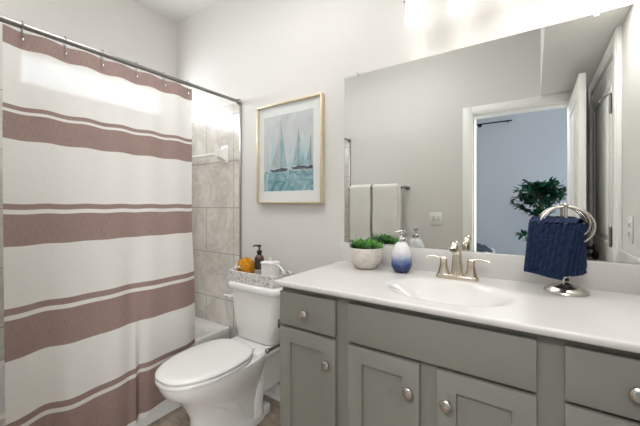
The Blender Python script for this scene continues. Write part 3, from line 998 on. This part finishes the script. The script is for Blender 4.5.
colr = s.mix(msk, cc, bc)
df = s.n('ShaderNodeBsdfDiffuse'); s.l(colr, df.inputs[0])
tl = s.n('ShaderNodeBsdfTranslucent'); s.l(colr, tl.inputs[0])
tr = s.n('ShaderNodeBsdfTransparent')
m1 = s.n('ShaderNodeMixShader'); m1.inputs[0].default_value = .22; s.l(df.outputs[0], m1.inputs[1]); s.l(tl.outputs[0], m1.inputs[2])
m2 = s.n('ShaderNodeMixShader'); s.l(s.math('MULTIPLY_ADD', msk, -.055, .062), m2.inputs[0]); s.l(m1.outputs[0], m2.inputs[1]); s.l(tr.outputs[0], m2.inputs[2])
s.l(m2.outputs[0], s.out.inputs[0])
M['curtain'] = s.m


def smooth(a, b, x):
    t_ = min(1, max(0, (x - a) / (b - a))); return t_ * t_ * (3 - 2 * t_)


def curtain_pt(u, v):
    z = C_TOP + (C_BOT - C_TOP) * v
    yl, yr = -1.203, -.386
    y = lerp(yl, yr, u)
    y += .072 * smooth(.40, .95, v) * smooth(.72, 1, u)          # lower corner swings to the wall
    k = (y + .416) / .1455
    x = RX + .006 + .006 * math.cos(2 * PI * (k + .5)) * (1 - .75 * smooth(0, .45, v))
    z -= .005 * (.5 + .5 * math.cos(2 * PI * k)) * (1 - v)
    x += .012 * smooth(.55, 1, v)
    lo = smooth(.1, 1, v)
    x += lo * (.020 * math.sin(2 * PI * (u * 2.35 + .32) + .8 * v) + .010 * math.sin(2 * PI * (u * 4.6 + .1) - .6 * v))
    # one deep fold in the lower middle and one at the right edge
    x -= .058 * smooth(.55, .92, v) * smooth(.60, .675, u) - .014 * smooth(.6, 1, v) * math.exp(-((u - .585) / .04) ** 2)
    x -= .016 * smooth(.45, .9, v) * smooth(.90, 1, u)
    y += .018 * lo * math.sin(2 * PI * (u * 2.35 + .05))
    return (x, y, z)


cu = B().grid(curtain_pt, 190, 120, uv=True)
cuo = cu.build('shower_curtain', M['curtain'], sharp=180)
tag(cuo, 'cream shower curtain with wide taupe stripes hung outside the tub', 'curtain')


def liner_pt(u, v):
    z = 1.925 + (.27 - 1.925) * v; y = lerp(-1.21, -.372, u) + .03 * smooth(.3, 1, v) * u
    return (RX - .016 - .19 * smooth(.5, .85, v) + .006 * math.sin(2 * PI * u * 9) * (1 - .4 * v), y, z)


tag(B().grid(liner_pt, 110, 40).build('shower_liner', M['liner'], sharp=180), 'clear vinyl liner inside the striped curtain', 'liner')

# ------------------------------------------------------------------ framed sailboat print
pf = thing('framed_print', 'gold framed watercolour of sailboats above the toilet', 'picture', (-1.256, 0, 1.55))
PX0, PX1, PZ0, PZ1 = -1.514, -1.0, 1.243, 1.874
M['gold'] = mat('champagne_gold', rgb(224, 210, 182), .4, .8, var=.06, vs=30)
M['matb'] = mat('white_mat_board', rgb(238, 237, 234), .8, var=.005)
f_ = B(); fw = .011
f_.box(PX0, PX0 + fw, -.034, -.001, PZ0, PZ1, .0015).box(PX1 - fw, PX1, -.034, -.001, PZ0, PZ1, .0015)
f_.box(PX0 + fw, PX1 - fw, -.034, -.001, PZ0, PZ0 + fw, .0015).box(PX0 + fw, PX1 - fw, -.034, -.001, PZ1 - fw, PZ1, .0015)
f_.build('frame', M['gold'], pf)
B().box(PX0 + fw, PX1 - fw, -.016, -.004, PZ0 + fw, PZ1 - fw).build('mat_board', M['matb'], pf)
AX0, AX1, AZ0, AZ1 = -1.462, -1.068, 1.322, 1.800
AY = -.0163


def wash(name, stops, scale, dist=.8, det=5):
    s = NT(name); mp = s.n('ShaderNodeMapping'); mp.inputs['Scale'].default_value = (1, 1, .8); s.l(s.coord(), mp.inputs[0])
    s.l(s.ramp(s.noise(scale, det, .6, mp.outputs[0], dist), stops), s.p.inputs['Base Color']); s.p.inputs['Roughness'].default_value = .85
    return s.m


am_ = [wash('wash_sky', [(.3, rgb(194, 197, 198)), (.5, rgb(208, 209, 208)), (.7, rgb(218, 217, 214))], 7),
       wash('wash_water', [(.32, rgb(92, 140, 152)), (.48, rgb(132, 172, 180)), (.62, rgb(184, 202, 205)), (.75, rgb(108, 154, 166))], 12, 1.5),
       wash('wash_sail_teal', [(.3, rgb(126, 168, 176)), (.55, rgb(164, 194, 198)), (.75, rgb(200, 212, 212))], 14),
       wash('wash_sail_grey', [(.3, rgb(160, 170, 174)), (.55, rgb(194, 200, 200)), (.75, rgb(216, 218, 216))], 16),
       wash('wash_ink', [(.35, rgb(50, 58, 64)), (.6, rgb(110, 120, 124))], 60),
       wash('wash_haze', [(.3, rgb(176, 202, 206)), (.7, rgb(200, 215, 217))], 10)]
art = B()
AW, AH = AX1 - AX0, AZ1 - AZ0


def ap(u, v, k=0):
    return (AX0 + u * AW, AY - .00012 * k, AZ0 + v * AH)


def apoly(uv, mi, k):
    art.poly([ap(u, v, k) for u, v in reversed(uv)], mi)


apoly([(0, 0), (0, 1), (1, 1), (1, 0)], 0, 0)
# water with uneven lower and upper margins
top = [(i / 14, .262 + .012 * math.sin(i * 1.9)) for i in range(15)]
apoly([(0, .0)] + top + [(1, .0)], 1, 1)
for bx_, w_, h_ in ((.08, .10, .30), (.20, .12, .52), (.56, .10, .42), (.83, .12, .5)):    # far hazy sails
    apoly([(bx_ - w_ / 2, .28), (bx_ + w_ * .1, .28 + h_), (bx_ + w_ / 2, .28)], 5, 2)


def boat(mx, base, h_, wl, wr, k, m1_, m2_):
    apoly([(mx - wl, base + .035), (mx - wl * .45, base + h_ * .5), (mx - .006, base + h_ * .95), (mx - .006, base + .03)], m1_, k)
    apoly([(mx + .006, base + .03), (mx + .006, base + h_), (mx + wr * .5, base + h_ * .52), (mx + wr, base + .04)], m2_, k + 1)
    apoly([(mx - .004, base), (mx - .003, base + h_ * 1.05), (mx + .003, base + h_ * 1.05), (mx + .004, base)], 4, k + 2)
    apoly([(mx - wl * 1.15, base + .022), (mx - wl * .7, base + .012), (mx, base + .03), (mx + wr * 1.1, base + .02), (mx + wr * .9, base - .014), (mx - wl * .9, base - .016)], 4, k + 3)
    for q in range(5):                                       # broken reflection strokes
        zq = base - .035 - .035 * q; wq = (wl + wr) * (.5 - .07 * q)
        xo = mx + .02 * math.sin(q * 2.1 + mx * 9)
        apoly([(xo - wq * .6, zq), (xo - wq * .2, zq + .012), (xo + wq * .6, zq + .004), (xo + wq * .1, zq - .009)], 2 if q % 2 else 3, k + 2)


boat(.37, .27, .62, .22, .13, 3, 3, 2)
boat(.72, .285, .48, .12, .14, 7, 2, 2)
boat(.955, .28, .37, .11, .040, 11, 2, 3)
art.build('print', am_, pf, smooth=False)
B().box(PX0 + fw, PX1 - fw, -.0262, -.0250, PZ0 + fw, PZ1 - fw).build('glass', M['picglass'], pf)

# ------------------------------------------------------------------ vanity light
vl = thing('vanity_light', 'three-shade vanity light glowing above the mirror', 'light fixture', (-.257, 0, 2.2))
B().box(-.53, .016, -.022, -.001, 2.225, 2.285, .004).build('back_plate', M['nickel'], vl)
s = NT('lit_frosted_glass'); s.p.inputs['Base Color'].default_value = (.95, .95, .94, 1); s.p.inputs['Roughness'].default_value = .35
s.p.inputs['Emission Color'].default_value = (1, .98, .96, 1); s.p.inputs['Emission Strength'].default_value = 1.15
nz = s.noise(8, 2); s.l(s.ramp(nz, [(0, (.93, .93, .92, 1)), (1, (.97, .97, .96, 1))]), s.p.inputs['Base Color']); M['shade'] = s.m
M['bulb'] = mat('lit_bulb', (1, .96, .9, 1), .4, emit=(1, .97, .93, 1), es=2)
for x in (-.438, -.257, -.076):
    ar = B().tube([(x, -.02, 2.255), (x, -.07, 2.262), (x, -.10, 2.255), (x, -.11, 2.235), (x, -.11, 2.20)], .008, 12)
    ar.lathe([(.012, 0), (.024, -.004), (.024, -.02), (.02, -.03)], (x, -.11, 2.225), 20)
    aro = ar.build('arm', M['nickel'], vl)
    B().lathe([(.022, 2.196), (.036, 2.192), (.043, 2.17), (.046, 2.10), (.049, 2.056), (.0505, 2.053), (.0475, 2.054), (.043, 2.11), (.040, 2.165), (.03, 2.188)], (x, -.11, 0), 36, cap0=False, cap1=False).build('shade', M['shade'], aro)
    B().ball((x, -.11, 2.115), .022, sz=1.3).build('bulb', M['bulb'], aro)
    L = bpy.data.lights.new('vanity_bulb', 'SPOT'); L.energy = .4; L.color = (1, .97, .94); L.shadow_soft_size = .03; L.spot_size = math.radians(112); L.spot_blend = .9
    lo = bpy.data.objects.new('vanity_bulb', L); COL.objects.link(lo); lo.location = (x, -.11, 2.072)

# ------------------------------------------------------------------ things seen in the mirror on the front wall
sw = thing('light_switch', 'white double switch plate beside the doorway', 'light switch', (-.772, YF, 1.105))
B().box(-.830, -.714, YF + .0002, YF + .006, 1.045, 1.165, .002).build('plate', M['whiteplastic'], sw)
for x in (-.795, -.749):
    B().box(x - .006, x + .006, YF + .006, YF + .016, 1.094, 1.118, .002).build('toggle', M['slot'] if False else M['whiteplastic'], sw)
    B().box(x - .0085, x + .0085, YF + .0058, YF + .0068, 1.088, 1.124, .0004).build('toggle_slot', M['slotlight'], sw)

ol = thing('wall_outlet', 'white outlet on the right wall beside the mirror', 'outlet', (XR, -.41, 1.125))
B().box(XR - .006, XR - .0002, -.447, -.373, 1.066, 1.184, .002).build('plate', M['whiteplastic'], ol)
for z in (1.105, 1.145):
    rc = B().box(XR - .0085, XR - .006, -.426, -.394, z - .015, z + .015, .001).build('receptacle', M['whiteplastic'], ol)
    B().box(XR - .0092, XR - .0082, -.419, -.416, z - .006, z + .008).box(XR - .0092, XR - .0082, -.404, -.401, z - .006, z + .008).build('slot', M['slot'], rc)

BZ = 1.408
tbr = thing('towel_bar', 'dark nickel towel bar on the wall beside the tub', 'towel bar', (-1.35, YF, BZ))
yb = YF + .075
B().tube([(-1.668, yb, BZ), (-1.040, yb, BZ)], .009, 16).build('bar', M['steel'], tbr)
for x in (-1.664, -1.044):
    B().lathe([(.026, 0), (.026, .006), (.016, .012), (.011, .022), (.011, .06), (.016, .068), (.019, .076), (.016, .086), (0, .09)], (x, YF + .0002, BZ), 24, axis='y').build('bracket', M['steel'], tbr)


def bath_towel(x0, x1, zf, zb, name, lab, stp):
    """towel folded over the bar; its front hangs to zf, its back to zb; stp: folded layers stepping back at one edge"""
    b = B()
    for k in range(3):
        o_ = k * .010; xa, xb = x0, x1 - k * stp
        prof = []
        r = .013 + .010 * (k + 1) - .004
        prof += [(yb + r + .003, zf + k * .045 * (1 if stp else .15))]
        for q in range(7):
            prof.append((yb + r + .004 * math.sin(q), lerp(zf + k * .045 * (1 if stp else .15), BZ, (q + 1) / 8)))
        for q in range(13):
            a = PI * q / 12; prof.append((yb + r * math.cos(a), BZ + .002 + r * math.sin(a)))
        for q in range(6):
            prof.append((yb - min(r, .050), lerp(BZ, zb, (q + 1) / 6)))
        th = .0085
        inner = []
        for i, (y, z) in enumerate(prof):
            p0, p1 = prof[max(0, i - 1)], prof[min(len(prof) - 1, i + 1)]
            dy, dz_ = p1[0] - p0[0], p1[1] - p0[1]; l_ = math.hypot(dy, dz_) or 1
            inner.append((y - dz_ / l_ * th * -1 * -1, z + dy / l_ * th * -1 * -1))
        ring = prof + inner[::-1]
        b.rings([[(x, y, z) for y, z in ring] for x in (xa, xa + .004, xb - .004, xb)])
    return tag(b.build(name, M['terry'], sharp=45), lab, 'towel')


bath_towel(-1.640, -1.405, .845, .92, 'bath_towel', 'white towel on the wall bar, closer to the shower', 0)
bath_towel(-1.375, -1.085, .850, .92, 'bath_towel', 'white towel on the wall bar, closer to the light switch', .013)

# ------------------------------------------------------------------ bedroom things seen through the doorway in the mirror
M['ficus'] = leafmat('ficus_leaf_green', rgb(10, 52, 38), rgb(18, 84, 58), rgb(52, 132, 96), .45)
M['bark'] = mat('pale_bark', rgb(112, 92, 72), .9, var=.2, vs=40, bump=.5, bs=80)
M['pot'] = mat('dark_basket_pot', rgb(96, 82, 66), .8, var=.2, vs=60, bump=.5, bs=120)
px_, py_ = .06, -3.30
pl = thing('potted_ficus', 'dark green potted ficus against the blue-grey bedroom wall', 'plant', (px_, py_, 0))
B().lathe([(.14, 0), (.15, .01), (.18, .26), (.185, .30), (.17, .30), (.165, .26)], (px_, py_, 0), 32).build('pot', M['pot'], pl)
tr_ = B(); tips = []
for k in range(3):
    ph = k * 2.1; P = [(px_ + .03 * math.sin(ph + z * 5) + .012 * k, py_ + .03 * math.cos(ph + z * 5), .24 + z) for z in [i * .1 for i in range(11)]]
    tr_.tube(P, [.014 - .0006 * i for i in range(11)], 8); tips.append(P[-1])
fo = B()


def flat_leaf(b, p, d, L, w_):
    d = Vector(d).normalized(); sd_ = d.cross(Vector((0, 0, 1)))
    sd_ = sd_.normalized() if sd_.length > 1e-3 else Vector((1, 0, 0))
    n_ = sd_.cross(d).normalized(); p = Vector(p)
    a = [p, p + d * L * .3 + sd_ * w_ + n_ * w_ * .25, p + d * L * .7 + sd_ * w_ * .75 - n_ * L * .03, p + d * L - n_ * L * .12, p + d * L * .7 - sd_ * w_ * .75 - n_ * L * .03, p + d * L * .3 - sd_ * w_ + n_ * w_ * .25]
    c0, c1 = p + d * L * .3, p + d * L * .7 - n_ * L * .05
    for q in ((a[0], a[1], c0), (a[1], a[2], c1, c0), (a[2], a[3], c1), (a[3], a[4], c1), (a[4], a[5], c0, c1), (a[5], a[0], c0)):
        b.poly(q)


rnd = random.Random(5)
cz = 1.375
branches = []
for k in range(46):
    a = rnd.uniform(0, 2 * PI); el = rnd.uniform(-.6, 1.0); R = rnd.uniform(.14, .27)
    branches.append((px_ + R * math.cos(a) * math.cos(el) * 1.05, py_ + R * math.sin(a) * math.cos(el), cz + R * math.sin(el) * .72))
branches += [(px_ - .27, py_ + .05, 1.34), (px_ - .24, py_ + .1, 1.42), (px_ - .30, py_ + .05, 1.26), (px_ - .26, py_, 1.24), (px_ - .16, py_ + .06, 1.45), (px_ - .19, py_, 1.20), (px_ + .05, py_ + .15, 1.17), (px_ + .12, py_ + .1, 1.18), (px_ - .06, py_ + .15, 1.15), (px_ + .0, py_ + .2, 1.2)]
for (x, y, z) in branches:
    src = Vector((px_, py_, max(1.05, z - .16))); e_ = Vector((x, y, z))
    tr_.tube([src, src.lerp(e_, .5) + Vector((0, 0, .02)), e_], [.005, .0035, .002], 5)
    for q in range(20):
        p = src.lerp(e_, rnd.uniform(.35, 1.02)) + Vector((rnd.uniform(-.02, .02), rnd.uniform(-.02, .02), rnd.uniform(-.015, .02)))
        out = (e_ - src).normalized() + Vector((rnd.uniform(-.9, .9), rnd.uniform(-.9, .9), rnd.uniform(-.9, .35)))
        flat_leaf(fo, p, out, rnd.uniform(.06, .09), rnd.uniform(.018, .027))
# low sprig
tr_.tube([(px_, py_, .70), (px_ - .10, py_ + .03, .80), (px_ - .18, py_ + .04, .86)], [.005, .004, .002], 6)
for q in range(22):
    u = rnd.uniform(.40, 1.15); p = Vector((px_ - .19 * u, py_ + .035, .70 + .17 * u))
    flat_leaf(fo, p, (rnd.uniform(-1, .3), rnd.uniform(-.6, .6), rnd.uniform(-.8, .5)), rnd.uniform(.08, .11), .028)
tr_.build('trunk', M['bark'], pl); fo.build('foliage', M['ficus'], pl, smooth=False)

bd = thing('bed', 'pale bed under the window side of the bedroom', 'bed', (-1.3, -3.0, 0))
bd['label'] = 'white bed beyond the doorway, under a blue-grey throw'
M['linen'] = mat('white_linen', rgb(222, 226, 232), .9, var=.03, vs=8, bump=.3, bs=30)
B().box(-2.2, -.45, -3.75, -2.45, .08, .34, .02).box(-2.16, -2.10, -3.7, -3.64, 0, .08).box(-.55, -.49, -3.7, -3.64, 0, .08).box(-2.16, -2.10, -2.56, -2.5, 0, .08).box(-.55, -.49, -2.56, -2.5, 0, .08).build('bed_frame', M['bedfloor'], bd)
B().box(-2.19, -.46, -3.74, -2.46, .3405, .62, .06, 4).build('mattress', M['linen'], bd)
M['throw'] = mat('slate_blue_knit', rgb(62, 74, 88), .95, var=.3, vs=30, bump=.8, bs=60)
th = B()
th.grid(lambda u, v: (-.86 + .42 * u, -3.22 + .44 * v, .628 + (.105 + .014 * math.sin(u * 20 + v * 11) + .012 * math.sin(v * 24 - u * 9)) * (math.sin(PI * min(1, max(0, u))) * math.sin(PI * v)) ** .55), 40, 40)
th.box(-.85, -.46, -3.21, -2.79, .622, .632, .003)
tag(th.build('throw_blanket', M['throw'], sharp=80), 'slate blue knitted throw heaped on the bed', 'blanket')

cr = thing('window_curtain_rod', 'thin black curtain rod high on the bedroom wall', 'curtain rod', (-.5, -3.92, 2.48))
B().tube([(-.80, -3.915, 2.478), (-.262, -3.915, 2.478)], .009, 12).build('rod', M['darkrod'], cr)
B().tube([(-.70, -3.999, 2.478), (-.70, -3.915, 2.478)], .011, 10).lathe([(.03, 0), (.03, .006), (.015, .012)], (-.70, -3.999, 2.478), 20, axis='y').build('bracket', M['darkrod'], cr)
B().tube([(-.32, -3.999, 2.478), (-.32, -3.915, 2.478)], .008, 10).build('bracket', M['darkrod'], cr)
